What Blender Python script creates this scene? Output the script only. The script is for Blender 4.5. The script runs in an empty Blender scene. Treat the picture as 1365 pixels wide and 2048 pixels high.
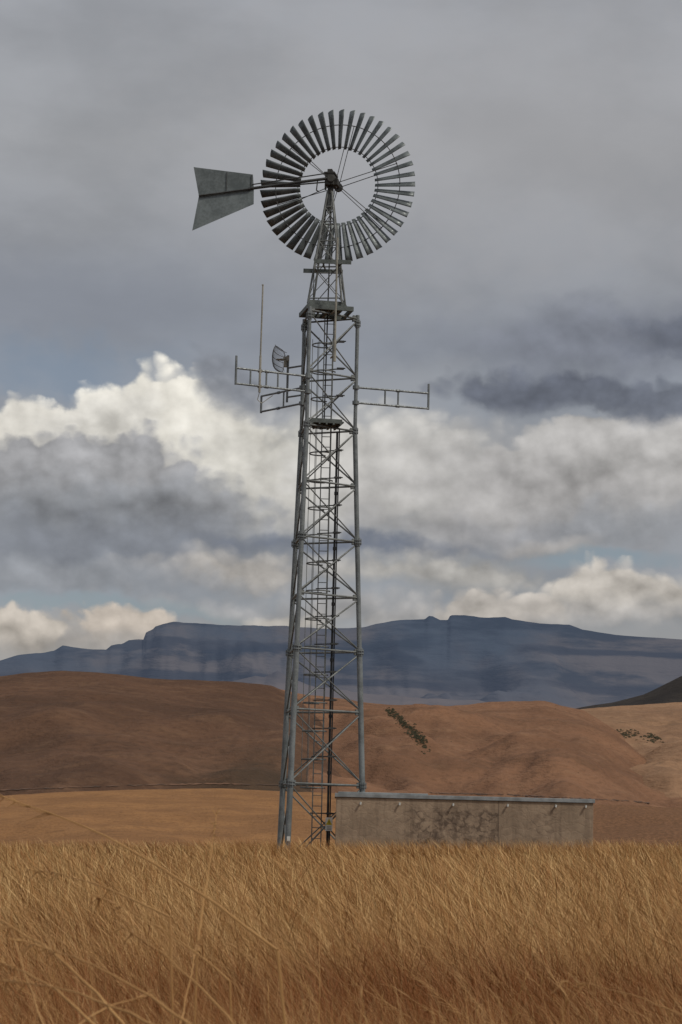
import bpy, math, random
import numpy as np
from mathutils import Vector, Matrix, noise as mn
random.seed(7); rng=np.random.default_rng(11)
scene=bpy.context.scene
col=scene.collection
EYE=1.25; PITCH=math.radians(7.87); ROLL=math.radians(1.4); F=4600.0

# ------------------------------------------------------------------ helpers
def lin(c):
    return tuple(((x/255)/12.92 if x/255<=0.04045 else ((x/255+0.055)/1.055)**2.4) for x in c)
def rgba(c): return (*lin(c),1.0)
def bearing(u,v):
    """surveyed photo point -> (azimuth, slope above eye level)"""
    du,dv=u-682.5,v-1024
    u2=du+dv*math.sin(ROLL); v2=dv-du*math.sin(ROLL)
    xu=u2/F; up=-v2/F
    X=xu; Y=math.cos(PITCH)-up*math.sin(PITCH); Z=math.sin(PITCH)+up*math.cos(PITCH)
    return math.atan2(X,Y), Z/math.hypot(X,Y)

class MB:
    def __init__(s): s.v=[]; s.f=[]
    def tube(s,p,q,r,n=8,r2=None,cap=True):
        p=Vector(p); q=Vector(q); r2=r if r2 is None else r2
        d=(q-p)
        if d.length<1e-6: return
        d.normalize()
        a=Vector((0,0,1)) if abs(d.z)<.9 else Vector((1,0,0))
        x=d.cross(a).normalized(); y=d.cross(x)
        b=len(s.v)
        for c,rr in ((p,r),(q,r2)):
            for i in range(n):
                t=2*math.pi*i/n
                s.v.append(c+x*math.cos(t)*rr+y*math.sin(t)*rr)
        for i in range(n):
            j=(i+1)%n
            s.f.append((b+i,b+j,b+n+j,b+n+i))
        if cap:
            s.f.append(tuple(b+i for i in range(n))[::-1]); s.f.append(tuple(b+n+i for i in range(n)))
    def path(s,pts,r,n=8):
        for a,b in zip(pts[:-1],pts[1:]): s.tube(a,b,r,n)
    def box(s,c,size,rz=0,M=None):
        b=len(s.v); m=Matrix.Rotation(rz,4,'Z') if M is None else M
        for dx in (-.5,.5):
            for dy in (-.5,.5):
                for dz in (-.5,.5):
                    s.v.append(Vector(c)+m@Vector((dx*size[0],dy*size[1],dz*size[2])))
        for f in ((0,1,3,2),(4,6,7,5),(0,4,5,1),(2,3,7,6),(0,2,6,4),(1,5,7,3)):
            s.f.append(tuple(b+i for i in f))
    def poly(s,pts):
        b=len(s.v); s.v+= [Vector(p) for p in pts]; s.f.append(tuple(range(b,b+len(pts))))
    def prism(s,pts,off):
        off=Vector(off); b=len(s.v); n=len(pts)
        s.v+=[Vector(p) for p in pts]+[Vector(p)+off for p in pts]
        s.f.append(tuple(range(b,b+n))[::-1]); s.f.append(tuple(range(b+n,b+2*n)))
        for i in range(n):
            j=(i+1)%n; s.f.append((b+i,b+j,b+n+j,b+n+i))
    def obj(s,name,mat,parent=None,origin=(0,0,0),label=None,bevel=0,smooth=False):
        o=Vector(origin)
        me=bpy.data.meshes.new(name); me.from_pydata([tuple(v-o) for v in s.v],[],s.f); me.update()
        if smooth:
            for p in me.polygons: p.use_smooth=True
        ob=bpy.data.objects.new(name,me); ob.location=o; col.objects.link(ob)
        me.materials.append(mat)
        if parent is not None:
            ob.parent=parent
            pw=world_loc(parent)
            ob.location=o-pw
        if label: ob["label"]=label
        if bevel:
            m=ob.modifiers.new("b",'BEVEL'); m.width=bevel; m.segments=2; m.limit_method='ANGLE'
        return ob
def world_loc(o):
    p=Vector(o.location)
    while o.parent: o=o.parent; p+=Vector(o.location)
    return p
def empty(name,loc,label,cat):
    e=bpy.data.objects.new(name,None); e.location=loc; e.empty_display_size=.2; col.objects.link(e)
    e["label"]=label; e["category"]=cat; return e

# node helpers
def mat(name):
    m=bpy.data.materials.new(name); m.use_nodes=True
    nt=m.node_tree; b=nt.nodes["Principled BSDF"]; return m,nt,b
def nd(nt,t,**k):
    n=nt.nodes.new(t)
    for a,b in k.items(): setattr(n,a,b)
    return n
def put(nt,sock,val):
    if isinstance(val,bpy.types.NodeSocket): nt.links.new(val,sock)
    else: sock.default_value=val
def mth(nt,op,*a,clamp=False):
    n=nt.nodes.new('ShaderNodeMath'); n.operation=op; n.use_clamp=clamp
    for i,x in enumerate(a): put(nt,n.inputs[i],x)
    return n.outputs[0]
def sm(nt,x,a,b,lo=0.0,hi=1.0):
    n=nt.nodes.new('ShaderNodeMapRange'); n.interpolation_type='SMOOTHSTEP'
    put(nt,n.inputs[0],x); put(nt,n.inputs[1],a); put(nt,n.inputs[2],b); put(nt,n.inputs[3],lo); put(nt,n.inputs[4],hi)
    return n.outputs[0]
def mixc(nt,f,a,b,bt='MIX'):
    n=nt.nodes.new('ShaderNodeMix'); n.data_type='RGBA'; n.blend_type=bt
    put(nt,n.inputs[0],f); put(nt,n.inputs[6],a); put(nt,n.inputs[7],b)
    return n.outputs[2]
def noise(nt,vec,scale,detail=4,rough=.55,dist=0):
    n=nt.nodes.new('ShaderNodeTexNoise'); n.inputs['Scale'].default_value=scale
    n.inputs['Detail'].default_value=detail; n.inputs['Roughness'].default_value=rough; n.inputs['Distortion'].default_value=dist
    nt.links.new(vec,n.inputs['Vector']); return n
def pos(nt): return nt.nodes.new('ShaderNodeNewGeometry').outputs['Position']
def mapv(nt,vec,scale=(1,1,1),loc=(0,0,0)):
    n=nt.nodes.new('ShaderNodeMapping'); nt.links.new(vec,n.inputs[0]); n.inputs['Scale'].default_value=scale; n.inputs['Location'].default_value=loc
    return n.outputs[0]
def bump(nt,h,strength,dist,b):
    n=nt.nodes.new('ShaderNodeBump'); n.inputs['Strength'].default_value=strength; n.inputs['Distance'].default_value=dist
    nt.links.new(h,n.inputs['Height']); nt.links.new(n.outputs[0],b.inputs['Normal'])

def metal(name,c,c2,rough=.5,metallic=.5,scale=3):
    m,nt,b=mat(name); p=pos(nt)
    n=noise(nt,p,scale,6,.65); n2=noise(nt,p,scale*9,3,.6)
    f=mth(nt,'ADD',mth(nt,'MULTIPLY',n.outputs[0],.7),mth(nt,'MULTIPLY',n2.outputs[0],.3))
    cc=mixc(nt,sm(nt,f,.38,.62),rgba(c),rgba(c2))
    nt.links.new(cc,b.inputs['Base Color']); b.inputs['Metallic'].default_value=metallic
    nt.links.new(sm(nt,n2.outputs[0],.3,.7,rough-.1,rough+.15),b.inputs['Roughness'])
    bump(nt,n2.outputs[0],.15,.01,b)
    return m
M_leg=metal("galvanised_pipe",(140,145,145),(112,117,117),.5,.2)
M_brace=metal("weathered_steel",(132,135,132),(100,103,101),.55,.15)
M_dark=metal("dark_steel",(84,85,83),(58,58,57),.6,.2)
M_blade=metal("blade_sheet",(128,135,135),(92,98,98),.5,.35,2)
M_tail=metal("tail_sheet",(128,136,136),(102,110,110),.55,.2,1.6)
M_deck=metal("deck_steel",(112,119,115),(86,91,88),.6,.2,5)
M_black=metal("black_pipe",(24,24,25),(14,14,15),.5,0)
M_white=metal("pale_fibreglass",(178,174,160),(140,136,124),.5,0)
M_box=metal("gear_case",(82,81,76),(52,51,48),.65,.3,6)
M_grid=metal("grid_wire",(128,128,126),(96,96,94),.5,.2)

# ------------------------------------------------------------------ tower
CX,CY=-.63,65.0
PHI=math.radians(6)
def rho(z): return 1.53-(.55*min(z,12.6)/12.6)
def legp(k,z):
    a=PHI+k*2*math.pi/3; r=rho(z)
    return Vector((CX+r*math.cos(a),CY+r*math.sin(a),z))
# k=0 right, 1 back-left, 2 front-left
wp=empty("wind_pump",(CX,CY,0),"tall three-legged galvanised steel lattice tower carrying a multi-blade wind pump","wind pump")
ZT=16.0
joints=[2.5,6.25,9.4,12.6,15.75]
for k in range(3):
    b=MB()
    b.tube(legp(k,-.4),legp(k,6.25),.083,14); b.tube(legp(k,6.25),legp(k,12.6),.070,14); b.tube(legp(k,12.6),legp(k,ZT),.055,14)
    for z in joints:
        fr=.128 if z<12 else .095
        for dz in (-.055,.03):
            b.tube(legp(k,z+dz),legp(k,z+dz+.025),fr,14)
        b.tube(legp(k,z-.12),legp(k,z+.12),fr*.72,14)
        for i in range(6):
            a=i*math.pi/3; c=legp(k,z)+Vector((math.cos(a)*fr*.85,math.sin(a)*fr*.85,0))
            b.tube(c-Vector((0,0,.09)),c+Vector((0,0,.09)),.013,6)
    b.box(legp(k,.05)+Vector((0,0,0)),(.5,.5,.1))
    b.obj("tower_leg",M_leg,wp,legp(k,0),smooth=False)
levels=[.15,2.5,4.55,6.25,7.8,9.4,11.0,12.6,14.15,15.9]
b=MB()
for i,z in enumerate(levels):
    for k in range(3):
        p,q=legp(k,z),legp((k+1)%3,z)
        if i>0:
            b.tube(p,q,.028,8)
            for e,o in ((p,q),(q,p)):
                d=(o-e).normalized()
                b.box(e+d*.11,(.13,.012,.16),rz=math.atan2(d.y,d.x))
        if i<len(levels)-1:
            z2=levels[i+1]
            b.tube(legp(k,z+.06),legp((k+1)%3,z2-.06),.024,8)
            b.tube(legp((k+1)%3,z+.06)+Vector((0,0,0)),legp(k,z2-.06),.019,8)
            mid=(legp(k,z)+legp((k+1)%3,z2))/2
            b.tube(mid-Vector((0,.04,0)),mid+Vector((0,.04,0)),.035,8)
b.obj("lattice_bracing",M_brace,wp,(CX,CY,6))
# inner horizontal ties (hold ladder and pipe)
z=1.7
while z<15.6:
    b=MB()
    b.tube((-.66,65.02,z),(.02,64.66,z),.018,6)
    b.box((-.12,64.72,z),(.2,.1,.05))
    b.obj("pipe_bracket",M_dark,wp,(-.3,65,z))
    z+=.79
# ladder + cage
lad=MB()
for x in (-.60,-.34): lad.tube((x,65.0,.5),(x,65.0,15.9),.018,6)
z=.7
while z<15.8:
    lad.tube((-.60,65,z),(-.34,65,z),.012,6); z+=.3
lado=lad.obj("ladder",M_brace,wp,(-.47,65,.5))
cg=MB(); cc=Vector((-.60,64.86,0)); R=.34
z=2.4
def hoop(z,n=16):
    return [cc+Vector((R*math.cos(math.radians(-10-i*280/n)),R*math.sin(math.radians(-10-i*280/n)),z)) for i in range(n+1)]
while z<15.5:
    cg.path(hoop(z),.020,6); z+=.79
for i in (2,6,9,13):
    cg.tube(hoop(2.4)[i],hoop(15.2)[i],.010,6)
cg.obj("safety_cage",M_brace,lado,(-.6,64.86,2.4))
b=MB()
b.tube((-.16,64.72,0),(-.16,64.72,12.5),.035,10)
b.tube((-.10,64.80,0),(-.10,64.80,12.6),.018,8)
z=1.2
while z<12:
    b.tube((-.16,64.72,z),(-.16,64.72,z+.09),.05,10); z+=1.58
b.obj("delivery_pipe",M_black,wp,(-.16,64.72,0))
b=MB(); b.tube((-.55,65,12.7),(-.5,65,19.4),.02,8)
b.obj("pump_rod",M_dark,wp,(-.55,65,12.7))
# lower service platform
b=MB()
b.box((-.56,64.75,12.72),(.98,.95,.05),rz=.2)
for i in range(5): b.box((-.56+.2*(i-2),64.75+.04*(i-2),12.67),(.05,.95,.06),rz=.2)
b.box((-.52,64.3,12.74),(1.0,.05,.12),rz=.2)
b.obj("service_platform",M_deck,wp,(-.56,64.75,12.7))
# upper deck
b=MB(); A=.20
def rot(dx,dy,z): return Vector((CX+.06+dx*math.cos(A)-dy*math.sin(A),CY+dx*math.sin(A)+dy*math.cos(A),z))
for dy in (-.60,.60): b.box(rot(0,dy,16.05),(1.36,.07,.13),rz=A)
for dx in (-.64,0,.64): b.box(rot(dx,0,16.05),(.07,1.12,.12),rz=A)
b.box(rot(-.06,-.05,16.14),(1.1,1.05,.035),rz=A)
for i in range(6): b.box(rot(-.5+i*.17,0,16.10),(.03,1.1,.05),rz=A)
b.box(rot(-.1,-.56,16.20),(1.05,.03,.10),rz=A)
b.obj("upper_platform",M_deck,wp,(CX,CY,16.05))
# head frame: small four-legged tower
HX=-.55; z0,z1=16.2,19.62
def hp(sx,sy,z):
    t=(z-z0)/(z1-z0); h=.50*(1-t)+.06*t
    return Vector((HX+sx*h*.98+sy*h*.12, CY+sy*h-sx*h*.12+0, z))
cs=[(-1,-1),(1,-1),(1,1),(-1,1)]
b=MB()
for s in cs:
    p=hp(*s,z0); q=hp(*s,z1)
    b.tube(p,q,.034,6)
lv=[16.35,17.3,18.1,18.7,19.15]
for i,z in enumerate(lv):
    for j in range(4):
        s,t=cs[j],cs[(j+1)%4]
        b.tube(hp(*s,z),hp(*t,z),.020,6)
        if i<len(lv)-1:
            b.tube(hp(*s,z),hp(*t,lv[i+1]),.013,6); b.tube(hp(*t,z),hp(*s,lv[i+1]),.013,6)
b.tube((HX,CY,19.0),(HX,CY,19.75),.07,10)
b.obj("head_frame",M_brace,wp,(HX,CY,z0))
for (x0,x1,y) in ((-.95,.12,64.45),(-1.27,-.12,65.62)):
    b=MB(); b.box(((x0+x1)/2,y,17.42),(x1-x0,.22,.05),rz=.03); b.box(((x0+x1)/2,y-.09,17.37),(x1-x0,.04,.09),rz=.03)
    for x in (x0+.25,x1-.25): b.tube((x,y-.1,17.36),(HX+(x-HX)*.5,65,17.30),.025,6)
    b.obj("working_plank",M_deck,wp,((x0+x1)/2,y,17.4))
# gearbox
b=MB(); g=Vector((HX+.02,CY,19.95))
b.box(g,(.26,.46,.34),rz=-.2); b.box(g+Vector((0,.02,.19)),(.32,.52,.06),rz=-.2)
b.box(g+Vector((-.02,-.1,.26)),(.14,.2,.1),rz=-.2); b.box(g+Vector((.12,-.05,-.05)),(.2,.2,.2),rz=-.2)
b.tube(g+Vector((0,-.3,0)),g+Vector((0,.1,0)),.11,12)
b.tube(g+Vector((0,0,-.4)),g+Vector((0,0,-.15)),.09,12)
b.tube(g+Vector((-.15,-.1,.1)),g+Vector((-.15,-.1,-.3)),.03,8)
b.obj("gearbox",M_box,wp,g,bevel=.012)
# ------------------------------------------------------------------ wind wheel
HUB=Vector((-.335,65.68,19.99)); AXR=math.radians(-11)
Mw=Matrix.Translation(HUB)@Matrix.Rotation(AXR,4,'Z')
b=MB()
def wl(r,a,y=0): return Mw@Vector((r*math.sin(a),y,r*math.cos(a)))
for r,y,t in ((1.20,.03,.013),(1.86,-.02,.014)):
    n=90; pts=[wl(r,2*math.pi*i/n,y) for i in range(n+1)]; b.path(pts,t,6)
for i in range(6):
    a=math.radians(12+60*i)
    for da,y0 in ((-.035,-.28),(.035,.12)):
        b.tube(wl(.09,a+da*4,y0),wl(1.88,a+da,0),.012,6)
b.tube(Mw@Vector((0,-.75,0)),Mw@Vector((0,.22,0)),.05,12)
b.tube(Mw@Vector((0,-.36,0)),Mw@Vector((0,-.24,0)),.13,16)
b.tube(Mw@Vector((0,.06,0)),Mw@Vector((0,.18,0)),.13,16)
wheel=b.obj("wind_wheel",M_dark,wp,HUB)
NB=45
bl=MB(); nr,nc=6,5
for i in range(nr+1):
    t=i/nr; r=1.12+(2.31-1.12)*t; w=.132+(.245-.132)*t; pt=-math.radians(33+4*t)
    for j in range(nc+1):
        s=j/nc-.5; x=s*w; y=-.5*w*(.25-s*s)
        X=x*math.cos(pt)-y*math.sin(pt); Yy=x*math.sin(pt)+y*math.cos(pt)
        zz=r+(.03*s if i==nr else 0)
        bl.v.append(Vector((X,Yy,zz)))
for i in range(nr):
    for j in range(nc):
        a=i*(nc+1)+j; bl.f.append((a,a+1,a+nc+2,a+nc+1))
bme=bpy.data.meshes.new("blade"); bme.from_pydata([tuple(v) for v in bl.v],[],bl.f); bme.materials.append(M_blade)
for p in bme.polygons: p.use_smooth=True
for i in range(NB):
    o=bpy.data.objects.new("blade",bme); col.objects.link(o); o.parent=wheel
    a=2*math.pi*i/NB+.03
    o.matrix_local=Matrix.Rotation(AXR,4,'Z')@Matrix.Rotation(a+random.uniform(-.006,.006),4,'Y')@Matrix.Rotation(random.uniform(-.05,.05),4,'Z')
    sol=o.modifiers.new("s",'SOLIDIFY'); sol.thickness=.004
# ------------------------------------------------------------------ tail
T0=Vector((-.56,64.8,19.97))
def tp(x,z,y=None): return T0+Vector((x,(.06*-x if y is None else y),z))
vane=MB()
top=[tp(-2.24,.10),tp(-3.98,.31),tp(-3.80,-.55),tp(-2.20,-.34)]
bot=[tp(-2.20,-.35),tp(-3.80,-.57),tp(-3.95,-1.62)+Vector((0,-.12,0)),tp(-2.19,-.80)+Vector((0,-.06,0))]
vane.prism(top,(0,.012,0)); vane.prism([p+Vector((0,.004,0)) for p in bot],(0,.012,0))
ta=vane.obj("tail_vane",M_tail,wp,tp(-2.2,-.34))
b=MB()
b.tube(tp(-.05,.0),tp(-2.35,-.33),.045,8); b.tube(tp(-.05,.16),tp(-2.25,-.2),.018,6)
b.tube(tp(0,-.1),tp(-1.5,-.25),.022,6)
b.tube(tp(-2.3,-.345,.10),tp(-3.80,-.56,.19),.030,6)
b.tube(tp(-2.28,.08,.12),tp(-2.28,-.35,.12),.010,6)
b.tube(tp(-3.0,.17,.16),tp(-3.0,-.45,.16),.010,6)
b.tube(tp(-.35,-.02),tp(-.38,-.36),.02,6); b.tube(tp(-.38,-.36),tp(-.3,-.4),.02,6)
b.obj("tail_boom",M_dark,ta,tp(0,0))
# ------------------------------------------------------------------ antenna frames
def frame(p0,p1,zt,zb,zpost_t,zpost_b,mids,r=.030):
    p0=Vector(p0);p1=Vector(p1)
    b=MB()
    def P(t,z): q=p0.lerp(p1,t); return Vector((q.x,q.y,z))
    b.tube(P(-.03,zt),P(1,zt),r,8); b.tube(P(-.03,zb),P(1,zb),r,8)
    b.tube(P(1,zpost_t),P(1,zpost_b),r*1.1,8)
    for m in mids: b.tube(P(m,zt),P(m,zb),r*.85,8)
    for z in (zt,zb):
        b.tube(P(0,z-.05),P(0,z+.05),.10,10); b.tube(P(.55,z),P(.6,z),r*1.5,8)
    b.obj("antenna_bracket",M_leg,wp,P(0,zb))
fl=legp(2,13.8); br=legp(1,13.8); rt=legp(0,13.8)
frame((fl.x,fl.y),(-3.03,63.15),13.97,13.53,14.32,13.5,(.42,.58,.8))
frame((rt.x,rt.y),(2.46,65.75),13.88,13.43,14.16,13.4,(.40,.58))
frame((br.x,br.y),(-2.45,67.3),13.97,13.5,13.98,13.46,(.45,))
b=MB()
for z in (14.62,13.75): b.tube((br.x,br.y,z),(-1.66,66.2,z),.028,8)
b.tube((-1.66,66.2,13.6),(-1.66,66.2,15.0),.034,8)
b.obj("dish_bracket",M_leg,wp,(-1.66,66.2,13.6))
# whip antennas
w=MB(); w.tube((-2.37,63.46,13.35),(-2.37,63.46,14.4),.034,10); w.tube((-2.37,63.46,14.4),(-2.36,63.46,16.42),.024,10)
w.tube((-2.37,63.46,16.42),(-2.36,63.46,16.45),.03,10)
for z in (13.53,13.97): w.box((-2.37,63.50,z),(.12,.12,.07))
w.path([(-2.37,63.46,13.35),(-2.42,63.5,13.15),(-2.3,63.5,13.05),(-2.0,63.6,13.3)],.012,6)
o=w.obj("whip_antenna",M_white,None,(-2.37,63.46,13.35)); o["label"]="slim pale whip antenna standing on a steel side bracket"; o["category"]="antenna"; o["group"]="whip antennas on the tower"
w=MB(); w.tube((-.29,64.0,14.45),(-.29,64.0,18.0),.03,10); w.tube((-.29,64.0,14.4),(-.29,64.0,15.0),.045,10)
for z in (14.6,15.9): w.tube((-.29,64.02,z),(-.4,64.5,z),.025,6)
o=w.obj("whip_antenna",M_white,None,(-.29,64,14.45)); o["label"]="long white whip antenna clamped upright to the tower head"; o["category"]="antenna"; o["group"]="whip antennas on the tower"
# grid dish
dn=empty("grid_dish_antenna",(-1.78,66.2,14.8),"small parabolic wire grid dish on a galvanised pole","antenna")
b=MB(); Dm=Matrix.Translation((-2.02,66.25,14.88))@Matrix.Rotation(math.radians(62),4,'Z')@Matrix.Rotation(math.radians(8),4,'Y')
def dp(x,z): return Dm@Vector((x, .6*(-(x*x+z*z))+.0, z))
hx,hz=.35,.36
for i in range(15):
    x=-hx+2*hx*i/14; h=hz*math.sqrt(max(.0,1-(abs(x)/hx)**3.2*.45))
    b.path([dp(x,-h+2*h*k/8) for k in range(9)],.006,5)
for zz in (-.32,-.17,0,.17,.32): b.path([dp(-hx+2*hx*k/8,zz) for k in range(9)],.009,5)
rim=[]
for k in range(33):
    a=2*math.pi*k/32; x=hx*math.copysign(abs(math.cos(a))**.6,math.cos(a)); z=hz*math.copysign(abs(math.sin(a))**.6,math.sin(a)); rim.append(dp(x*1.0,z*.97))
b.path(rim,.010,6)
b.obj("grid_reflector",M_grid,dn,(-2.02,66.25,14.88))
b=MB(); b.tube(dp(0,0),Dm@Vector((0,-.40,0)),.014,8); b.box(Dm@Vector((0,-.40,0)),(.09,.05,.14))
b.obj("feed_horn",M_white,dn,(-2,66.2,14.88))
b=MB(); b.box((-1.74,66.2,14.80),(.1,.12,.3)); b.tube((-1.72,66.2,14.86),(-2.0,66.25,14.88),.03,8)
b.obj("mounting_clamp",M_white,dn,(-1.72,66.2,14.85))
# signs
def flat(name,c):
    m,nt,bb=mat(name); n=noise(nt,pos(nt),20,3); nt.links.new(mixc(nt,n.outputs[0],rgba(c),rgba(tuple(int(x*.85) for x in c))),bb.inputs['Base Color']); bb.inputs['Roughness'].default_value=.5; return m
M_sw=flat("sign_white",(245,245,238)); M_sy=flat("sign_yellow",(225,200,50)); M_sk=flat("sign_black",(25,25,22))
def sign(name,c,w,h,lab):
    e=empty(name,c,lab,"sign"); c=Vector(c)
    b=MB(); b.box(c,(w,.012,h)); b.obj("sign_plate",M_sw,e,c)
    return e,c
e,c=sign("warning_sign",(-.12,62.6,1.40),.19,.36,"small white and yellow warning sign on a stake beside the tank")
b=MB(); b.tube(c+Vector((0,.02,-1.45)),c+Vector((0,.02,.15)),.012,6); b.obj("sign_post",M_dark,e,c)
b=MB(); b.prism([c+Vector((-.085,-.010,-.02)),c+Vector((.085,-.010,-.02)),c+Vector((0,-.010,.15))],(0,-.004,0)); b.obj("warning_triangle",M_sy,e,c)
b=MB(); b.box(c+Vector((0,-.0165,.05)),(.016,.003,.07)); b.obj("warning_mark",M_sk,e,c)
for i in range(3):
    b=MB(); b.box(c+Vector((0,-.010,-.07-.035*i)),(.12,.004,.010)); b.obj("text_line",M_sk,e,c)
f0=legp(2,.95)
e,c=sign("notice_plate",(f0.x+.02,f0.y-.1,.98),.09,.13,"tiny white notice plate fixed to the tower leg")

# ------------------------------------------------------------------ water tank
X0,X1,Y0,Y1,ZH=.06,6.93,61.9,64.75,2.12
wt=empty("water_tank",((X0+X1)/2,(Y0+Y1)/2,0),"low rectangular rendered concrete water reservoir with stained cracked wall","water tank")
m,nt,bb=mat("stained_render"); p=pos(nt)
n1=noise(nt,p,1.3,5,.6); n2=noise(nt,p,7,5,.65); n3=noise(nt,mapv(nt,p,(3,3,.35)),2.0,4,.6)
sx=nt.nodes.new('ShaderNodeSeparateXYZ'); nt.links.new(p,sx.inputs[0])
base=mixc(nt,sm(nt,n1.outputs[0],.35,.65),rgba((174,152,128)),rgba((154,134,112)))
base=mixc(nt,sm(nt,n3.outputs[0],.46,.68,0,.5),base,rgba((124,106,88)))
base=mixc(nt,sm(nt,n2.outputs[0],.45,.65,0,.25),base,rgba((116,100,84)))
wv=nd(nt,'ShaderNodeTexVoronoi',feature='DISTANCE_TO_EDGE'); wv.inputs['Scale'].default_value=3.6
add=nt.nodes.new('ShaderNodeVectorMath'); add.operation='ADD'
sc=nt.nodes.new('ShaderNodeVectorMath'); sc.operation='SCALE'; sc.inputs['Scale'].default_value=.40
nt.links.new(noise(nt,p,4,4).outputs['Color'],sc.inputs[0]); nt.links.new(p,add.inputs[0]); nt.links.new(sc.outputs[0],add.inputs[1])
nt.links.new(mapv(nt,add.outputs[0],(.8,.8,1.5)),wv.inputs['Vector'])
crack=sm(nt,wv.outputs['Distance'],.02,.13,1,0)
zone=mth(nt,'MULTIPLY',sm(nt,sx.outputs[0],1.5,2.6),sm(nt,sx.outputs[0],4.38,4.42,1,0))
zone=mth(nt,'MAXIMUM',zone,mth(nt,'MULTIPLY',sm(nt,sx.outputs[0],5.1,5.4),mth(nt,'MULTIPLY',sm(nt,sx.outputs[0],6.2,5.7),.35)))
zone=mth(nt,'MULTIPLY',zone,sm(nt,n1.outputs[0],.34,.5))
zone=mth(nt,'MULTIPLY',zone,sm(nt,sx.outputs[2],1.75,1.95,1,0))
zone=mth(nt,'MULTIPLY',zone,sm(nt,n2.outputs[0],.36,.56,.3,.9))
base=mixc(nt,mth(nt,'MULTIPLY',crack,mth(nt,'MULTIPLY',zone,.7)),base,rgba((72,58,50)))
damp=mth(nt,'MULTIPLY',zone,sm(nt,n2.outputs[0],.40,.62,0,.6))
base=mixc(nt,damp,base,rgba((92,76,64)))
joint=mth(nt,'MULTIPLY',sm(nt,mth(nt,'ABSOLUTE',mth(nt,'SUBTRACT',sx.outputs[0],4.40)),.0,.03,1,0),.6)
base=mixc(nt,joint,base,rgba((84,70,60)))
nt.links.new(base,bb.inputs['Base Color']); bb.inputs['Roughness'].default_value=.9
bump(nt,mth(nt,'ADD',n2.outputs[0],mth(nt,'MULTIPLY',crack,-.5)),.3,.02,bb)
M_wall=m
b=MB(); b.box(((X0+X1)/2,(Y0+Y1)/2,ZH/2-.1),(X1-X0,Y1-Y0,ZH+.2)); b.obj("tank_wall",M_wall,wt,((X0+X1)/2,(Y0+Y1)/2,0),bevel=.015)
m,nt,bb=mat("roof_slab_concrete"); p=pos(nt); n=noise(nt,p,2.5,6,.65)
nt.links.new(mixc(nt,sm(nt,n.outputs[0],.35,.65),rgba((160,165,166)),rgba((126,130,130))),bb.inputs['Base Color']); bb.inputs['Roughness'].default_value=.7
bump(nt,n.outputs[0],.3,.01,bb)
b=MB(); b.box(((X0+X1)/2,(Y0+Y1)/2,ZH+.055),(X1-X0+.08,Y1-Y0+.08,.105)); b.box((X0+1.25,(Y0+Y1)/2,ZH+.128),(2.4,Y1-Y0-.1,.04)); b.obj("roof_slab",m,wt,((X0+X1)/2,(Y0+Y1)/2,ZH),bevel=.01)
M_pvc=flat("pvc_white",(215,215,208))
for u in (722,800,907,1016,1112,1172):
    az,sl=bearing(u,1606+ (u-720)*.013); x=61.9*math.tan(az); z=EYE+sl*62
    b=MB(); b.tube((x,Y0+.02,z+.01),(x,Y0-.07,z),.024,10); b.tube((x,Y0-.07,z+.015),(x-.01,Y0-.08,z-.045),.026,10)
    b.obj("overflow_pipe",M_pvc,wt,(x,Y0,z))

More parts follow.
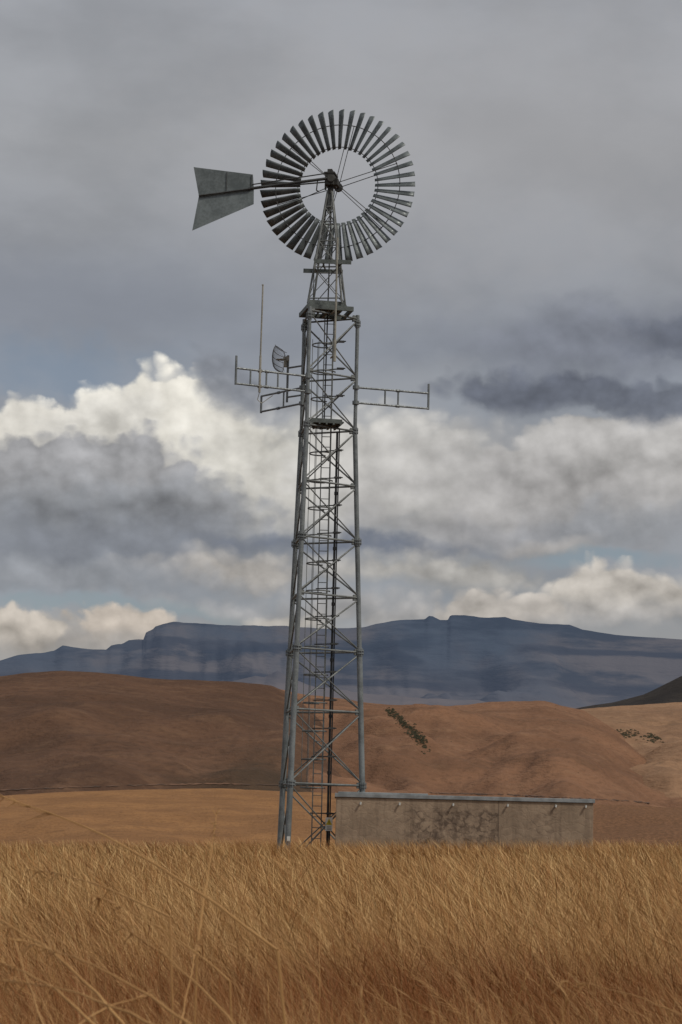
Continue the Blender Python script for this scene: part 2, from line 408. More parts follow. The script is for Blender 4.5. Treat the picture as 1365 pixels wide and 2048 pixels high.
# ------------------------------------------------------------------ terrain
def fbm(x,y,o=5,H=.9): return mn.fractal(Vector((x,y,3.3)),H,2.0,o)
class Hill:
    def __init__(s,name,sky,r0,r1,zb,amp,fx,mat_,prof,azr=(-.5,.5),na=360,nr=110,back=.25,skyamp=0,shear=0,blur=.012):
        pts=sorted(bearing(u,v) for u,v in sky)
        s.az=np.array([p[0] for p in pts]); s.sl=np.array([p[1] for p in pts])
        s.ga=np.linspace(-.6,.6,1201); g=np.interp(s.ga,s.az,s.sl)
        k=np.exp(-(np.arange(-60,61)*.001/blur)**2/2); k/=k.sum()
        s.gs=np.convolve(np.pad(g,60,mode='edge'),k,mode='valid')
        s.r0,s.r1,s.zb,s.amp,s.fx,s.prof=r0,r1,zb,amp,fx,prof
        s.back=back; s.skyamp=skyamp; s.shear=shear
        V=[];Fc=[]
        a=np.linspace(-1,1,na); azs=azr[0]+(azr[1]-azr[0])*(a*.45+.55*a**3+1)/2
        ts=np.concatenate([np.linspace(0,1,nr),1+np.linspace(.01,1,12)*back])
        for A in azs:
            for t in ts: 
                r=s.r0+(s.r1-s.r0)*t
                V.append((r*math.sin(A),r*math.cos(A),s.z(A,t)))
        n=len(ts)
        for i in range(na-1):
            for j in range(n-1): Fc.append((i*n+j,(i+1)*n+j,(i+1)*n+j+1,i*n+j+1))
        me=bpy.data.meshes.new(name); me.from_pydata(V,[],Fc); me.materials.append(mat_)
        for p in me.polygons: p.use_smooth=True
        o=bpy.data.objects.new(name,me); col.objects.link(o); o["kind"]="structure"; o["label"]=name.replace('_',' '); s.o=o
    def z(s,A,t):
        sharp=float(np.interp(A,s.az,s.sl)); soft=float(np.interp(A,s.ga,s.gs))
        k=min(1,max(0,(t-.84)/.16)); k=k*k*(3-2*k)
        top=EYE+(soft+(sharp-soft)*k)*s.r1
        r=s.r0+(s.r1-s.r0)*t
        if t<=1:
            x,y=A*s.fx, r/s.r1*s.fx*.6
            x+=s.shear*math.sin(A*14+1)*t
            n=fbm(x,y,5,1.0)
            rd=abs(fbm(x*.7+7,y*.35+2,3,1.0))
            env=math.sin(math.pi*min(1,t))**.8
            tt=min(1,max(0,t+.10*env*fbm(x*.8,y*.8,3)))
            base=s.zb+(top-s.zb)*s.prof(tt)
            return base+s.amp*env*(n*.5+ (rd-.35)*1.0)+s.amp*s.skyamp*fbm(x*3,1.7,4)*t
        return top+s.amp*s.skyamp*fbm(A*s.fx*3,1.7,4)-(t-1)/s.back*abs(top-s.zb)*.45
    def hit(s,u,v):
        A,sl=bearing(u,v)
        for t in np.linspace(.03,1,500):
            r=s.r0+(s.r1-s.r0)*t; z=s.z(A,t)
            if (z-EYE)/r>=sl: return Vector((r*math.sin(A),r*math.cos(A),z)),r
        return None,None

def veld(name,c1,c2,c3,S,dark=None,bumpd=3,strata=0,xmix=None):
    m,nt,bb=mat(name); p=pos(nt)
    a=noise(nt,p,1/S,4,.5); b2=noise(nt,p,6/S,6,.6); c=noise(nt,mapv(nt,p,(1,.25,3)),30/S,5,.6)
    cc=mixc(nt,sm(nt,a.outputs[0],.35,.65),rgba(c1),rgba(c2))
    cc=mixc(nt,sm(nt,b2.outputs[0],.45,.75,0,.6),cc,rgba(c3))
    cc=mixc(nt,sm(nt,c.outputs[0],.44,.72,0,.5),cc,rgba(tuple(int(x*.72) for x in c1)))
    sx=nt.nodes.new('ShaderNodeSeparateXYZ'); nt.links.new(p,sx.inputs[0])
    if xmix:
        cc=mixc(nt,sm(nt,mth(nt,'ADD',sx.outputs[0],mth(nt,'MULTIPLY',mth(nt,'SUBTRACT',b2.outputs[0],.5),60)),xmix[0],xmix[1],0,.85),cc,mixc(nt,sm(nt,c.outputs[0],.4,.6),rgba(xmix[2]),rgba(tuple(int(x*.8) for x in xmix[2]))))
    if strata:
        zz=mth(nt,'ADD',mth(nt,'MULTIPLY',sx.outputs[2],strata),mth(nt,'MULTIPLY',a.outputs[0],5))
        w=mth(nt,'SINE',zz); cc=mixc(nt,mth(nt,'MULTIPLY',sm(nt,w,.6,.98),sm(nt,b2.outputs[0],.42,.6,0,.4)),cc,rgba(tuple(int(x*.6) for x in c1)))
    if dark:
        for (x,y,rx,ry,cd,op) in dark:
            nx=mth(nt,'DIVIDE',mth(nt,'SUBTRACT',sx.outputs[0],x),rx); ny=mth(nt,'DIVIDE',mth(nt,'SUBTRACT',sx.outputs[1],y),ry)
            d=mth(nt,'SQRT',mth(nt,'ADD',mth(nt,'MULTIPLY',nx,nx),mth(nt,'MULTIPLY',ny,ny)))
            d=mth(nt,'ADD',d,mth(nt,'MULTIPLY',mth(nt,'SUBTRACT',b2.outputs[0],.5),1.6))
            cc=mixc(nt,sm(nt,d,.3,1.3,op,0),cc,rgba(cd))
    nt.links.new(cc,bb.inputs['Base Color']); bb.inputs['Roughness'].default_value=.95
    bb.inputs['Specular IOR Level'].default_value=.1
    bump(nt,mth(nt,'ADD',b2.outputs[0],mth(nt,'MULTIPLY',c.outputs[0],.4)),.85,bumpd,bb)
    return m
sst=lambda t:t*t*(3-2*t)
M_gold=veld("golden_veld",(166,122,80),(148,108,72),(124,90,62),30,bumpd=1.2,xmix=(-10,40,(134,98,72)))
M_brown=veld("cloud_shaded_veld",(112,83,64),(94,70,55),(128,98,75),170,dark=[(-30,1200,60,260,(62,56,44),.6)],bumpd=6,strata=.12)  # cloud shade painted in as darker brown; dark patch is painted valley shadow
M_tan=veld("tan_veld",(144,106,80),(121,89,68),(156,120,92),170,bumpd=6,strata=.10)
M_pale=veld("pale_veld",(164,128,98),(142,110,85),(174,140,110),220,bumpd=6,strata=.08)
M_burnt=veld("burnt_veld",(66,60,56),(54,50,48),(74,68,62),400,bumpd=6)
# mountains, distance haze painted in as bluish base colour and faint emission
m,nt,bb=mat("haze_tinted_basalt"); p=pos(nt)
a=noise(nt,p,1/1300,6,.6); b2=noise(nt,mapv(nt,p,(1,1,5)),1/800,6,.6)
sx=nt.nodes.new('ShaderNodeSeparateXYZ'); nt.links.new(p,sx.inputs[0])
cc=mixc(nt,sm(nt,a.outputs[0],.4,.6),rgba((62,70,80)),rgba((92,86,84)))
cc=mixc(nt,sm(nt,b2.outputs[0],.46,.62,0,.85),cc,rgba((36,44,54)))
zz=mth(nt,'ADD',mth(nt,'MULTIPLY',sx.outputs[2],.028),mth(nt,'MULTIPLY',b2.outputs[0],6))
cc=mixc(nt,mth(nt,'MULTIPLY',sm(nt,mth(nt,'SINE',zz),.3,.9),sm(nt,a.outputs[0],.40,.55,0,.8)),cc,rgba((38,44,54)))
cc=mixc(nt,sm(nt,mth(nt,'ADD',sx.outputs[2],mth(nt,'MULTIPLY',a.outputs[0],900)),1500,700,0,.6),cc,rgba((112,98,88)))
nt.links.new(cc,bb.inputs['Base Color']); bb.inputs['Roughness'].default_value=1; bb.inputs['Specular IOR Level'].default_value=0
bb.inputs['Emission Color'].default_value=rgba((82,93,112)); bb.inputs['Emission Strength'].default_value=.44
bump(nt,mth(nt,'ADD',a.outputs[0],b2.outputs[0]),.7,100,bb); M_mt=m
m,nt,bb=mat("soil"); p=pos(nt); n=noise(nt,p,2,6,.7); nt.links.new(mixc(nt,n.outputs[0],rgba((96,64,38)),rgba((62,40,24))),bb.inputs['Base Color']); bb.inputs['Roughness'].default_value=1; M_soil=m
# ground sheet
V=[(0,0,0)];Fc=[]; NA=180
rs=[2,5,10,20,35,50,65,80,95,110,130,160,200,260,400,800,2000,5000,12000,30000]
def knoll(x): return .022*np.clip(x,-14,14)
def gz(r,x):
    t=min(1,max(0,(r-88)/200)); return -32*sst(t)+float(knoll(x))*(1-t)
for r in rs:
    for i in range(NA):
        a=2*math.pi*i/NA; V.append((r*math.sin(a),r*math.cos(a),gz(r,r*math.sin(a))))
for i in range(NA): Fc.append((0,1+(i+1)%NA,1+i))
for k in range(len(rs)-1):
    for i in range(NA):
        j=(i+1)%NA; a=1+k*NA; Fc.append((a+i,a+j,a+NA+j,a+NA+i))
me=bpy.data.meshes.new("ground"); me.from_pydata(V,[],Fc); me.materials.append(M_soil)
o=bpy.data.objects.new("ground",me); col.objects.link(o); o["kind"]="structure"; o["label"]="dry brown grassland soil"

Hill("golden_slope",[(-1800,1625),(-600,1600),(0,1592),(150,1583),(300,1578),(430,1577),(560,1581),(680,1587),(900,1596),(1100,1604),(1365,1615),(2000,1625),(3200,1640)],200,900,-34,2.5,14,M_gold,lambda t:t**.75,nr=80,skyamp=.15)
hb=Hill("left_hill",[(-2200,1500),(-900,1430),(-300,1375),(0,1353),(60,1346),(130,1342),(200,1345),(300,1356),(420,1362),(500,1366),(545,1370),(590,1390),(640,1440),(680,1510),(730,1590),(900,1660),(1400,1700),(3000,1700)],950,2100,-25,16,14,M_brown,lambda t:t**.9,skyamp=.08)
hc=Hill("middle_hill",[(-2200,1600),(0,1440),(400,1390),(560,1378),(640,1392),(720,1403),(800,1409),(900,1411),(970,1404),(1030,1401),(1090,1403),(1130,1411),(1165,1420),(1200,1440),(1260,1480),(1330,1530),(1400,1580),(2000,1650),(3000,1660)],1000,2700,-30,25,20,M_tan,lambda t:t**.9,skyamp=.08)
hd=Hill("right_hill",[(-2200,1700),(700,1500),(1000,1440),(1165,1418),(1240,1411),(1300,1408),(1365,1405),(1600,1398),(2200,1420),(3200,1500)],1500,3400,-30,28,24,M_pale,lambda t:t**.9,skyamp=.05)
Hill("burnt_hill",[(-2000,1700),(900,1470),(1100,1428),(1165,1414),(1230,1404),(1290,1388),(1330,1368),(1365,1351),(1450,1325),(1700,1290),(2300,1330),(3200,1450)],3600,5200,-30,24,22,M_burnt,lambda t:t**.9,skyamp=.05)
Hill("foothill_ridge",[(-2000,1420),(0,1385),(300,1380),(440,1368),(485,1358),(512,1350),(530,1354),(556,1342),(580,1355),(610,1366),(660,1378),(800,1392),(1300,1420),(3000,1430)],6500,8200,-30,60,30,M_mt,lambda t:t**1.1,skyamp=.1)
def mprof(t):
    return float(np.interp(t,[0,.3,.6,.72,.80,.86,.92,.95,1],[0,.20,.44,.58,.62,.68,.84,.91,1]))
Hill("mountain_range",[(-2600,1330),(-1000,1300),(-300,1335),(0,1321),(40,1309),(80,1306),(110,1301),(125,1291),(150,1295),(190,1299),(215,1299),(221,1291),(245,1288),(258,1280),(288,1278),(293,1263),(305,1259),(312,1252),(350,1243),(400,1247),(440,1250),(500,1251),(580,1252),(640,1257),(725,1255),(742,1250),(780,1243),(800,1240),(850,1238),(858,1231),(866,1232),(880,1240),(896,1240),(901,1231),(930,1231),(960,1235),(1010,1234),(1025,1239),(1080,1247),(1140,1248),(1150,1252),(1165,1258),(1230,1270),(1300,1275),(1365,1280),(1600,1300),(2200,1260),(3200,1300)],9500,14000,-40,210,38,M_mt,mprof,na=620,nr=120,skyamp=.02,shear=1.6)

# dirt track at the foot of the hills
m,nt,bb=mat("track_earth"); n=noise(nt,pos(nt),.03,5,.7); nt.links.new(mixc(nt,sm(nt,n.outputs[0],.4,.6),rgba((122,90,68)),rgba((74,58,46))),bb.inputs['Base Color']); bb.inputs['Roughness'].default_value=1
def track(h,pts,w):
    b=MB(); L=[]
    us=np.linspace(pts[0][0],pts[-1][0],90)
    for u in us:
        v=float(np.interp(u,[p[0] for p in pts],[p[1] for p in pts]))+random.uniform(-.5,.5)
        ww=w*random.uniform(.5,1.1)
        P,_=h.hit(u,v+ww); Q,_=h.hit(u,v-ww)
        if P is None or Q is None: continue
        L.append((P+Vector((0,0,.3)),Q+Vector((0,0,.3))))
    for (p,q),(r,s) in zip(L[:-1],L[1:]): b.poly([p,r,s,q])
    if b.v:
        o=b.obj("dirt_track",m,None,b.v[0]); o["kind"]="structure"; o["label"]="narrow dark dirt track"
track(hb,[(-60,1584),(150,1576),(300,1571),(430,1569),(560,1572)],1.0)
track(hc,[(860,1586),(1000,1590),(1130,1596),(1300,1606)],1.0)

# bushes on hills (thickets)
m,nt,bb=mat("bush_leaf"); n=noise(nt,pos(nt),.4,3); nt.links.new(mixc(nt,n.outputs[0],rgba((54,56,40)),rgba((84,80,56))),bb.inputs['Base Color']); bb.inputs['Roughness'].default_value=.9; M_bush=m
def thicket(hill,spots,lab):
    b=MB()
    for (u,v,s) in spots:
        P,r=hill.hit(u,v)
        if P is None: continue
        R=s/F*r
        for k in range(70):
            d=Vector((random.gauss(0,1),random.gauss(0,1),random.gauss(0,1))).normalized()*random.uniform(.5,1)**.5
            c=P+Vector((d.x*R,d.y*R,abs(d.z)*R*.8))
            q=R*random.uniform(.12,.26); x=Vector((random.gauss(0,1),random.gauss(0,1),random.gauss(0,1))).normalized(); y=x.orthogonal().normalized()
            b.poly([c+x*q,c+y*q,c-x*q,c-y*q])
    if b.v:
        o=b.obj("bush_thicket",M_bush,None,b.v[0]); o["kind"]="stuff"; o["label"]=lab; o["category"]="bushes"
sp=[]
line=[(778,1422),(795,1436),(812,1453),(830,1468),(842,1480),(852,1500)]
for i in range(420):
    k=random.randrange(len(line)-1); t=random.random(); u=line[k][0]*(1-t)+line[k+1][0]*t+random.gauss(0,4.5); v=line[k][1]*(1-t)+line[k+1][1]*t+random.gauss(0,4.5)
    sp.append((u,v,random.uniform(1.0,3.6)))
thicket(hc,sp,"dark green bushes growing down a dry gully")
sp=[]
for i in range(160):
    u=random.choice([random.gauss(1255,16),random.gauss(1305,8)]); sp.append((u,1467+(u-1250)*.18+random.gauss(0,4),random.uniform(.9,3.2)))
thicket(hd,sp,"dark green bushes along a far slope")
sp=[(random.uniform(0,1365),random.uniform(1390,1560),random.uniform(.6,1.4)) for i in range(60)]
thicket(hb,[s for s in sp if s[0]<640],"scattered low bushes on a brown hillside")
thicket(hc,[s for s in sp if s[0]>700],"scattered low bushes on a tan hillside")

# ------------------------------------------------------------------ grass
HOL=[(1.0,8.3,1.1,1.3),(.3,7.0,.5,.7),(-.9,8.8,.8,1.0),(.2,11.0,1.2,1.1),(2.2,12,1.0,1.3),(-2.6,16,1.4,1.8),(3.4,18,1.6,2.0),(.9,6.2,.35,.5)]
def hollow(x,y):
    s=0
    for (a,b_,rx,ry) in HOL: s=s+np.exp(-((x-a)/rx)**2-((y-b_)/ry)**2)
    return np.clip(s,0,1)
def wob(x,y,s,k):
    return np.sin(x*s+1.7*np.sin(y*s*.6+k)+k)*np.sin(y*s*.5+1.3*np.sin(x*s*.8-k)+2*k)
def make_grass(name,N,d0,d1,half,label):
    u=rng.random(N); d=d0*(d1/d0)**u
    # extra wisps against the foot of the tank and tower
    nf=26000; d[:nf]=rng.uniform(58.5,61.6,nf)
    ang=(rng.random(N)*2-1)*half
    x=np.tan(ang)*d; y=d
    x[:nf]=rng.uniform(-3,8.2,nf)
    foot=np.zeros(N,bool); foot[:nf]=True
    hol=hollow(x,y)
    near=np.clip((16-d)/8,0,1)
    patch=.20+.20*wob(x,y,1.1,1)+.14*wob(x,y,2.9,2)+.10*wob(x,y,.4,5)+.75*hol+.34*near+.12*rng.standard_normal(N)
    tall=rng.random(N)<.22
    far=np.clip((d-25)/30,0,1)
    h=(.38+.38*rng.random(N)+.05*wob(x,y,.9,3)+.04*wob(x,y,3.3,4))*(1-.40*hol)*np.where(tall,1.32,1.0)
    h=np.where(foot,(.45+.62*rng.random(N)**1.6)*1.05,h)
    lean=-.50+.44*rng.standard_normal(N)+.16*wob(x,y,.6,6)+.08*wob(x,y,2.2,7)
    leany=.38*rng.standard_normal(N)
    wd=np.clip(.00032*d,.0014,.022)*(.5+.9*rng.random(N))*np.where(tall,.5,1.0)*np.where(foot,.7,1)
    power=1.4+1.6*rng.random(N)
    keep=~((x>X0-.1)&(x<X1+.1)&(y>Y0-.05)&(y<Y1+.1))
    x,y,h,lean,leany,wd,power,patch,tall=[q[keep] for q in (x,y,h,lean,leany,wd,power,patch,tall)]
    n=len(x)
    phi=rng.uniform(-1.0,1.0,n); cx,sy=np.cos(phi),np.sin(phi)
    ts=[0,.4,.72,1.0]; ws=[1.0,.85,.6,0]
    V=np.zeros((n,7,3),np.float32); C=np.zeros((n,7,4),np.float32)
    rnd=rng.random(n); gzz=knoll(x)
    vi=0
    for t,w in zip(ts,ws):
        px=x+lean*h*t**power; py=y+leany*h*t**power; pz=h*t*np.sqrt(np.clip(1-(lean*.62*t)**2,.25,1))-.02+gzz
        if w>0:
            ww=w*wd*(np.where(tall,2.3,1.0) if t==.72 else 1.0)
            for s in (-1,1):
                V[:,vi,0]=px+s*cx*ww*.5; V[:,vi,1]=py+s*sy*ww*.5; V[:,vi,2]=pz
                C[:,vi,0]=rnd; C[:,vi,1]=t; C[:,vi,2]=patch; C[:,vi,3]=1; vi+=1
        else:
            V[:,vi,0]=px;V[:,vi,1]=py;V[:,vi,2]=pz; C[:,vi,0]=rnd;C[:,vi,1]=t;C[:,vi,2]=patch;C[:,vi,3]=1
    quads=np.array([[0,1,3,2],[2,3,5,4]]); tri=np.array([4,5,6])
    base=(np.arange(n)*7)[:,None]
    loops=np.concatenate([base+quads[0],base+quads[1],base+tri],axis=1).astype(np.int32).ravel()
    me=bpy.data.meshes.new(name); me.vertices.add(n*7); me.vertices.foreach_set("co",V.ravel())
    me.loops.add(len(loops)); me.loops.foreach_set("vertex_index",loops)
    me.polygons.add(n*3)
    st=(np.arange(n)[:,None]*11+np.array([0,4,8])).astype(np.int32).ravel()
    me.polygons.foreach_set("loop_start",st)
    me.update(calc_edges=True)
    ca=me.color_attributes.new("tone",'FLOAT_COLOR','POINT'); ca.data.foreach_set("color",C.ravel())
    me.materials.append(M_grass)
    o=bpy.data.objects.new(name,me); col.objects.link(o); o["kind"]="stuff"; o["label"]=label; o["category"]="grass"
m,nt,bb=mat("dry_grass"); at=nd(nt,'ShaderNodeVertexColor'); at.layer_name="tone"
sp_=nt.nodes.new('ShaderNodeSeparateColor'); nt.links.new(at.outputs[0],sp_.inputs[0])
r_,t_,p_=sp_.outputs
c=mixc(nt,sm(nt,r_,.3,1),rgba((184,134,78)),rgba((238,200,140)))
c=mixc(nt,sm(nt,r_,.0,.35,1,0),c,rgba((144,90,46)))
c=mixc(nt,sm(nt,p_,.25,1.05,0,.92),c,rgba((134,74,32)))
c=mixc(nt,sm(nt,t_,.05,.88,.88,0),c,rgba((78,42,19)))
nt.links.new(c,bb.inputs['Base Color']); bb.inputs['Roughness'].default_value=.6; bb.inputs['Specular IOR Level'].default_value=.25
M_grass=m
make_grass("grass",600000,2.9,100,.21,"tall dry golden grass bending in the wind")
# long individual stems close by
b=MB()
def stem(root,tip,bow,r,seed=True):
    root=Vector(root);tip=Vector(tip); n=10; pts=[]
    for i in range(n+1):
        t=i/n; q=root.lerp(tip,t); q.z+=bow*math.sin(math.pi*t); q+=Vector((random.uniform(-.002,.002),0,random.uniform(-.002,.002))); pts.append(q)
    for i in range(n): b.tube(pts[i],pts[i+1],r*(1-.7*i/n),5,r*(1-.7*(i+1)/n),cap=False)
    if seed:
        d=(pts[-1]-pts[-4])
        for k in range(14):
            t=random.uniform(.78,1); q=root.lerp(tip,t); q.z+=bow*math.sin(math.pi*t)
            e=q+d*.18+Vector((random.uniform(-.015,.015),random.uniform(-.02,.02),random.uniform(-.03,.01)))
            b.tube(q,e,.0012,4,.0004,cap=False)
for i in range(420):
    dd=random.uniform(3.6,13); x=math.tan(random.uniform(-.2,.2))*dd; h=random.uniform(.5,.78)+.015*dd; l=random.gauss(-.6,.4)
    stem((x,dd,0),(x+l*h,dd+random.gauss(0,.15),h),random.uniform(0,.06),random.uniform(.0010,.0019))
def P3(u,v,d):
    A,s=bearing(u,v); return Vector((d*math.tan(A),d,EYE+s*d/math.cos(A)))
for (a,c_,d,bow,r) in [((555,1900),(-10,1590),4.2,.035,.0030),((395,1900),(434,1622),4.6,.0,.0022),((360,2060),(395,1880),4.4,0,.0022),
    ((340,1835),(60,1738),4.4,.015,.0022),((640,1980),(638,1700),5.4,.0,.0013),((250,2050),(-20,1830),3.6,.02,.0028),
    ((420,2080),(40,1880),3.5,.02,.0024),((140,2060),(300,1990),3.6,.01,.0022),((200,2060),(-10,1920),3.4,.015,.0026),((90,2060),(-30,1700),3.9,.0,.0018),((480,2060),(240,1850),3.8,.015,.0020),
    ((330,2060),(0,1960),3.3,.015,.0022),((1365,2030),(1120,1960),4.2,.01,.0015),((460,1960),(190,1790),4.3,.015,.0018)]:
    root=P3(*a,d); tip=P3(*c_,d+.2)
    dirn=(root-tip)
    if root.z>0:
        g=root+Vector((dirn.x*.25,random.uniform(-.05,.05),-root.z)); b.tube(g,root,r*1.1,5,r,cap=False)
    stem(root,tip,bow,r)
m,nt,bb=mat("straw_stem"); n=noise(nt,pos(nt),6,3); nt.links.new(mixc(nt,n.outputs[0],rgba((216,170,106)),rgba((156,108,60))),bb.inputs['Base Color']); bb.inputs['Roughness'].default_value=.6
o=b.obj("grass_stems",m,None,(0,4,0)); o["kind"]="stuff"; o["label"]="long loose straw stems with drooping seed heads"; o["category"]="grass"

# ------------------------------------------------------------------ world
SUN_EL=math.radians(50); SUN_AZ=math.radians(125)   # clockwise from +Y
w=bpy.data.worlds.new("World"); scene.world=w; w.use_nodes=True; nt=w.node_tree
w.cycles.sampling_method='NONE'
bg=nt.nodes["Background"]; bg.inputs[1].default_value=.1
sky=nd(nt,'ShaderNodeTexSky',sky_type='NISHITA'); sky.sun_disc=False; sky.sun_elevation=SUN_EL; sky.sun_rotation=SUN_AZ
tc=nt.nodes.new('ShaderNodeTexCoord'); s3=nt.nodes.new('ShaderNodeSeparateXYZ'); nt.links.new(tc.outputs['Generated'],s3.inputs[0])
A=mth(nt,'MULTIPLY',mth(nt,'ARCTAN2',s3.outputs[0],s3.outputs[1]),4.6)
B=mth(nt,'MULTIPLY',mth(nt,'ARCSINE',s3.outputs[2]),4.6)
cv=nt.nodes.new('ShaderNodeCombineXYZ'); nt.links.new(A,cv.inputs[0]); nt.links.new(mth(nt,'MULTIPLY',B,1.25),cv.inputs[1])
cvo=cv.outputs[0]
def cheap(vec,scale,detail,rough,dist=0):
    n=noise(nt,vec,scale,detail,rough,dist); n.noise_dimensions='2D'; return n
nA=cheap(cvo,2.4,2,.45); nB=cheap(cvo,8,6,.54)
nC=cheap(mapv(nt,cvo,(1,1,1),(5,3,0)),5.2,6,.5)
nC2=cheap(mapv(nt,cvo,(1,1,1),(4.988,2.970,0)),5.2,6,.5)
vadd=nt.nodes.new('ShaderNodeVectorMath'); vadd.operation='ADD'
vsc=nt.nodes.new('ShaderNodeVectorMath'); vsc.operation='SCALE'; vsc.inputs['Scale'].default_value=.07
nt.links.new(nB.outputs['Color'],vsc.inputs[0]); nt.links.new(cvo,vadd.inputs[0]); nt.links.new(vsc.outputs[0],vadd.inputs[1])
def bil(scale):
    v=nd(nt,'ShaderNodeTexVoronoi',feature='SMOOTH_F1',voronoi_dimensions='2D'); v.inputs['Scale'].default_value=scale; v.inputs['Smoothness'].default_value=.25
    nt.links.new(vadd.outputs[0],v.inputs['Vector']); return v.outputs['Distance']
b1=bil(12); b2_=bil(28)
bill=mth(nt,'SUBTRACT',mth(nt,'ADD',mth(nt,'MULTIPLY',b1,.7),mth(nt,'MULTIPLY',b2_,.45)),.45)
def chan(n,i):
    s=nt.nodes.new('ShaderNodeSeparateColor'); nt.links.new(n.outputs['Color'],s.inputs[0]); return s.outputs[i]
def warp(a,k1,k2,i):
    return mth(nt,'ADD',a,mth(nt,'ADD',mth(nt,'MULTIPLY',mth(nt,'SUBTRACT',chan(nA,i),.5),k1),mth(nt,'MULTIPLY',mth(nt,'SUBTRACT',chan(nB,i),.5),k2)))
Aw=warp(A,.26,.08,0); Bw=warp(B,.12,.07,1)
relief=mth(nt,'MULTIPLY',mth(nt,'SUBTRACT',nC.outputs[0],nC2.outputs[0]),4.0)
tex=mth(nt,'SUBTRACT',nC.outputs[0],.5)
shade0=mth(nt,'ADD',mth(nt,'MULTIPLY',relief,.8),mth(nt,'SUBTRACT',mth(nt,'MULTIPLY',tex,1.0),mth(nt,'MULTIPLY',bill,.95)))
def uv2ab(u,v):
    a,s=bearing(u,v); return a*4.6, math.atan(s)*4.6
ramp=nt.nodes.new('ShaderNodeValToRGB'); 
nt.links.new(mth(nt,'DIVIDE',mth(nt,'ADD',mth(nt,'MULTIPLY',Bw,.6),mth(nt,'MULTIPLY',B,.4)),1.7),ramp.inputs[0])
stops=[(1700,(150,150,150)),(1330,(160,158,155)),(1220,(142,148,155)),(1100,(143,147,153)),(950,(150,151,154)),(800,(141,147,156)),(680,(137,142,151)),(520,(143,146,152)),(300,(153,155,159)),(0,(152,155,161))]
els=ramp.color_ramp.elements
while len(els)<len(stops): els.new(.5)
for e,(v,c) in zip(els,stops):
    e.position=max(0,min(1,(1660-v)/1000/1.7)); e.color=rgba(c)
nD=cheap(mapv(nt,cvo,(.75,1.25,1),(2,7,0)),2.3,6,.52)
ov=sm(nt,nD.outputs[0],.3,.7,.90,1.13)
vm=nt.nodes.new('ShaderNodeVectorMath'); vm.operation='SCALE'; nt.links.new(ramp.outputs[0],vm.inputs[0]); nt.links.new(ov,vm.inputs['Scale'])
cur=vm.outputs[0]
skc=mixc(nt,1.0,sky.outputs[0],(.075,.068,.062,1),'MULTIPLY')
skc=mixc(nt,.5,skc,rgba((128,144,158)))
def blob(u,v,ru,rv,c,op=1,soft=.3,cum=0,rel=.0):
    global cur
    a,bb_=uv2ab(u,v)
    dx=mth(nt,'DIVIDE',mth(nt,'SUBTRACT',Aw,a),ru/1000); dy=mth(nt,'DIVIDE',mth(nt,'SUBTRACT',Bw,bb_),rv/1000)
    d=mth(nt,'SQRT',mth(nt,'ADD',mth(nt,'MULTIPLY',dx,dx),mth(nt,'MULTIPLY',dy,dy)))
    d=mth(nt,'ADD',d,mth(nt,'MULTIPLY',bill,.55 if rv>60 else .75))
    if soft<.3:
        mk=mth(nt,'MULTIPLY',sm(nt,d,1-soft*1.1,1+soft*.7,op,0),sm(nt,dy,-1.1,-.2))
    else: mk=sm(nt,d,max(0,1-soft*1.2),1+soft,op,0)
    if cum: mk=mth(nt,'MULTIPLY',mk,sm(nt,dy,-1.0,.1))
    if isinstance(c,tuple):
        f=mth(nt,'ADD',1.0,mth(nt,'MULTIPLY',shade0,rel))
        if cum: f=mth(nt,'MULTIPLY',f,sm(nt,dy,-1,.8,.80,1.06))
        vm=nt.nodes.new('ShaderNodeVectorMath'); vm.operation='SCALE'; vm.inputs[0].default_value=lin(c); nt.links.new(f,vm.inputs['Scale']); cc=vm.outputs[0]
    else: cc=c
    cur=mixc(nt,mk,cur,cc)
blob(1050,250,620,260,(164,163,165),.45,.9)
blob(150,610,420,90,(130,135,146),.5,.8)
blob(60,740,260,50,(124,139,157),.7,.7)
blob(1180,680,330,75,(117,121,132),.75,.6,0,.35)
blob(760,770,200,60,(152,155,160),.6,.7)
# bright cumulus
blob(330,885,310,140,(224,220,210),1,.14,0,.36)
blob(50,860,130,80,(226,222,213),1,.14,0,.34)
blob(180,845,120,60,(210,207,200),.8,.4,0,.4)
blob(580,940,300,125,(210,207,199),1,.40,0,.38)
blob(800,965,240,115,(188,186,183),.9,.45,0,.36)
blob(470,770,95,62,(128,132,140),.95,.28,0,.35)
blob(590,800,80,45,(142,145,151),.8,.35,0,.35)
blob(1210,925,280,95,(180,178,176),1,.14,0,.40)
blob(1080,985,330,80,(166,164,163),.9,.45,0,.42)
blob(1060,790,230,62,(101,106,118),.9,.28,0,.45)
blob(1290,815,150,55,(106,111,122),.9,.28,0,.45)
blob(1330,680,90,40,(100,105,117),.75,.4,0,.35)
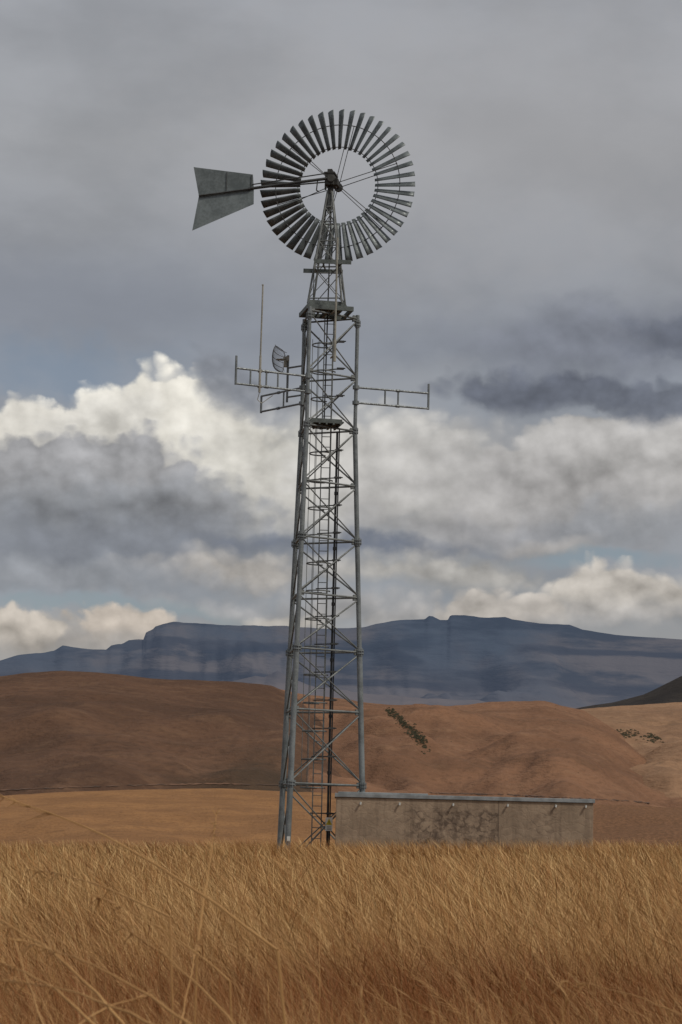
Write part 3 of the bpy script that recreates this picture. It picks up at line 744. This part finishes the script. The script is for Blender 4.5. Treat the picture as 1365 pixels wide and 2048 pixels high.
# grey front cumulus
blob(140,950,250,102,(156,156,158),1,.16,0,.5)
blob(350,1015,210,78,(147,148,151),.95,.26,0,.5)
blob(150,1015,330,70,(133,136,141),.8,.6,0,.38)
blob(230,1100,430,75,(126,130,138),.85,.6,0,.32)
blob(1000,1055,330,45,(148,148,151),.7,.6,0,.4)
blob(700,1092,240,18,(108,115,129),.85,.6,0,.2)
blob(1230,1040,200,40,(136,139,144),.7,.6,0,.4)
blob(450,1155,170,44,(174,169,163),.9,.45,1,.45)
blob(850,1150,240,50,(170,167,162),.9,.45,1,.45)
blob(120,1160,260,38,(142,145,150),.8,.6,0,.3)
blob(1210,1108,180,18,skc,.75,.5)
blob(220,1222,280,16,skc,.7,.5)
blob(1100,1085,120,22,(170,166,162),.6,.6,1,.3)
blob(700,1225,380,36,(160,158,157),.7,.5,1,.4)
blob(1050,1250,420,50,(166,163,160),.9,.4,1,.45)
blob(1250,1200,200,76,(192,186,178),1,.18,1,.45)
blob(960,1225,170,48,(178,172,165),.95,.2,1,.45)
blob(120,1300,260,45,(168,163,158),.85,.35,1,.4)
blob(40,1282,120,54,(188,180,170),1,.18,1,.45)
blob(240,1274,90,52,(188,178,167),1,.18,1,.45)
blob(560,1244,100,28,(174,169,162),.9,.3,1,.35)
cur=mixc(nt,sm(nt,B,-.3,-.02,1,0),cur,(.10,.07,.045,1))
out=nt.nodes.new('ShaderNodeVectorMath'); out.operation='SCALE'; out.inputs['Scale'].default_value=10.2; nt.links.new(cur,out.inputs[0])
nt.links.new(out.outputs[0],bg.inputs[0])

L=bpy.data.lights.new("sun",'SUN'); L.energy=1.7; L.angle=math.radians(8); L.color=(1,.94,.85)
lo=bpy.data.objects.new("sun",L); col.objects.link(lo)
sd=Vector((math.sin(SUN_AZ)*math.cos(SUN_EL),math.cos(SUN_AZ)*math.cos(SUN_EL),math.sin(SUN_EL)))
lo.rotation_euler=sd.to_track_quat('Z','Y').to_euler()

cam=bpy.data.cameras.new("camera"); co=bpy.data.objects.new("camera",cam); col.objects.link(co)
co.matrix_world=Matrix.Translation((0,0,EYE))@Matrix.Rotation(math.pi/2+PITCH,4,'X')@Matrix.Rotation(ROLL,4,'Z')
cam.sensor_fit='VERTICAL'; cam.sensor_height=36; cam.sensor_width=24; cam.lens=F/2048*36; cam.clip_start=.1; cam.clip_end=60000
cam.dof.use_dof=True; cam.dof.focus_distance=64; cam.dof.aperture_fstop=18
scene.camera=co
scene.view_settings.view_transform='Standard'; scene.view_settings.look='None'; scene.view_settings.exposure=0
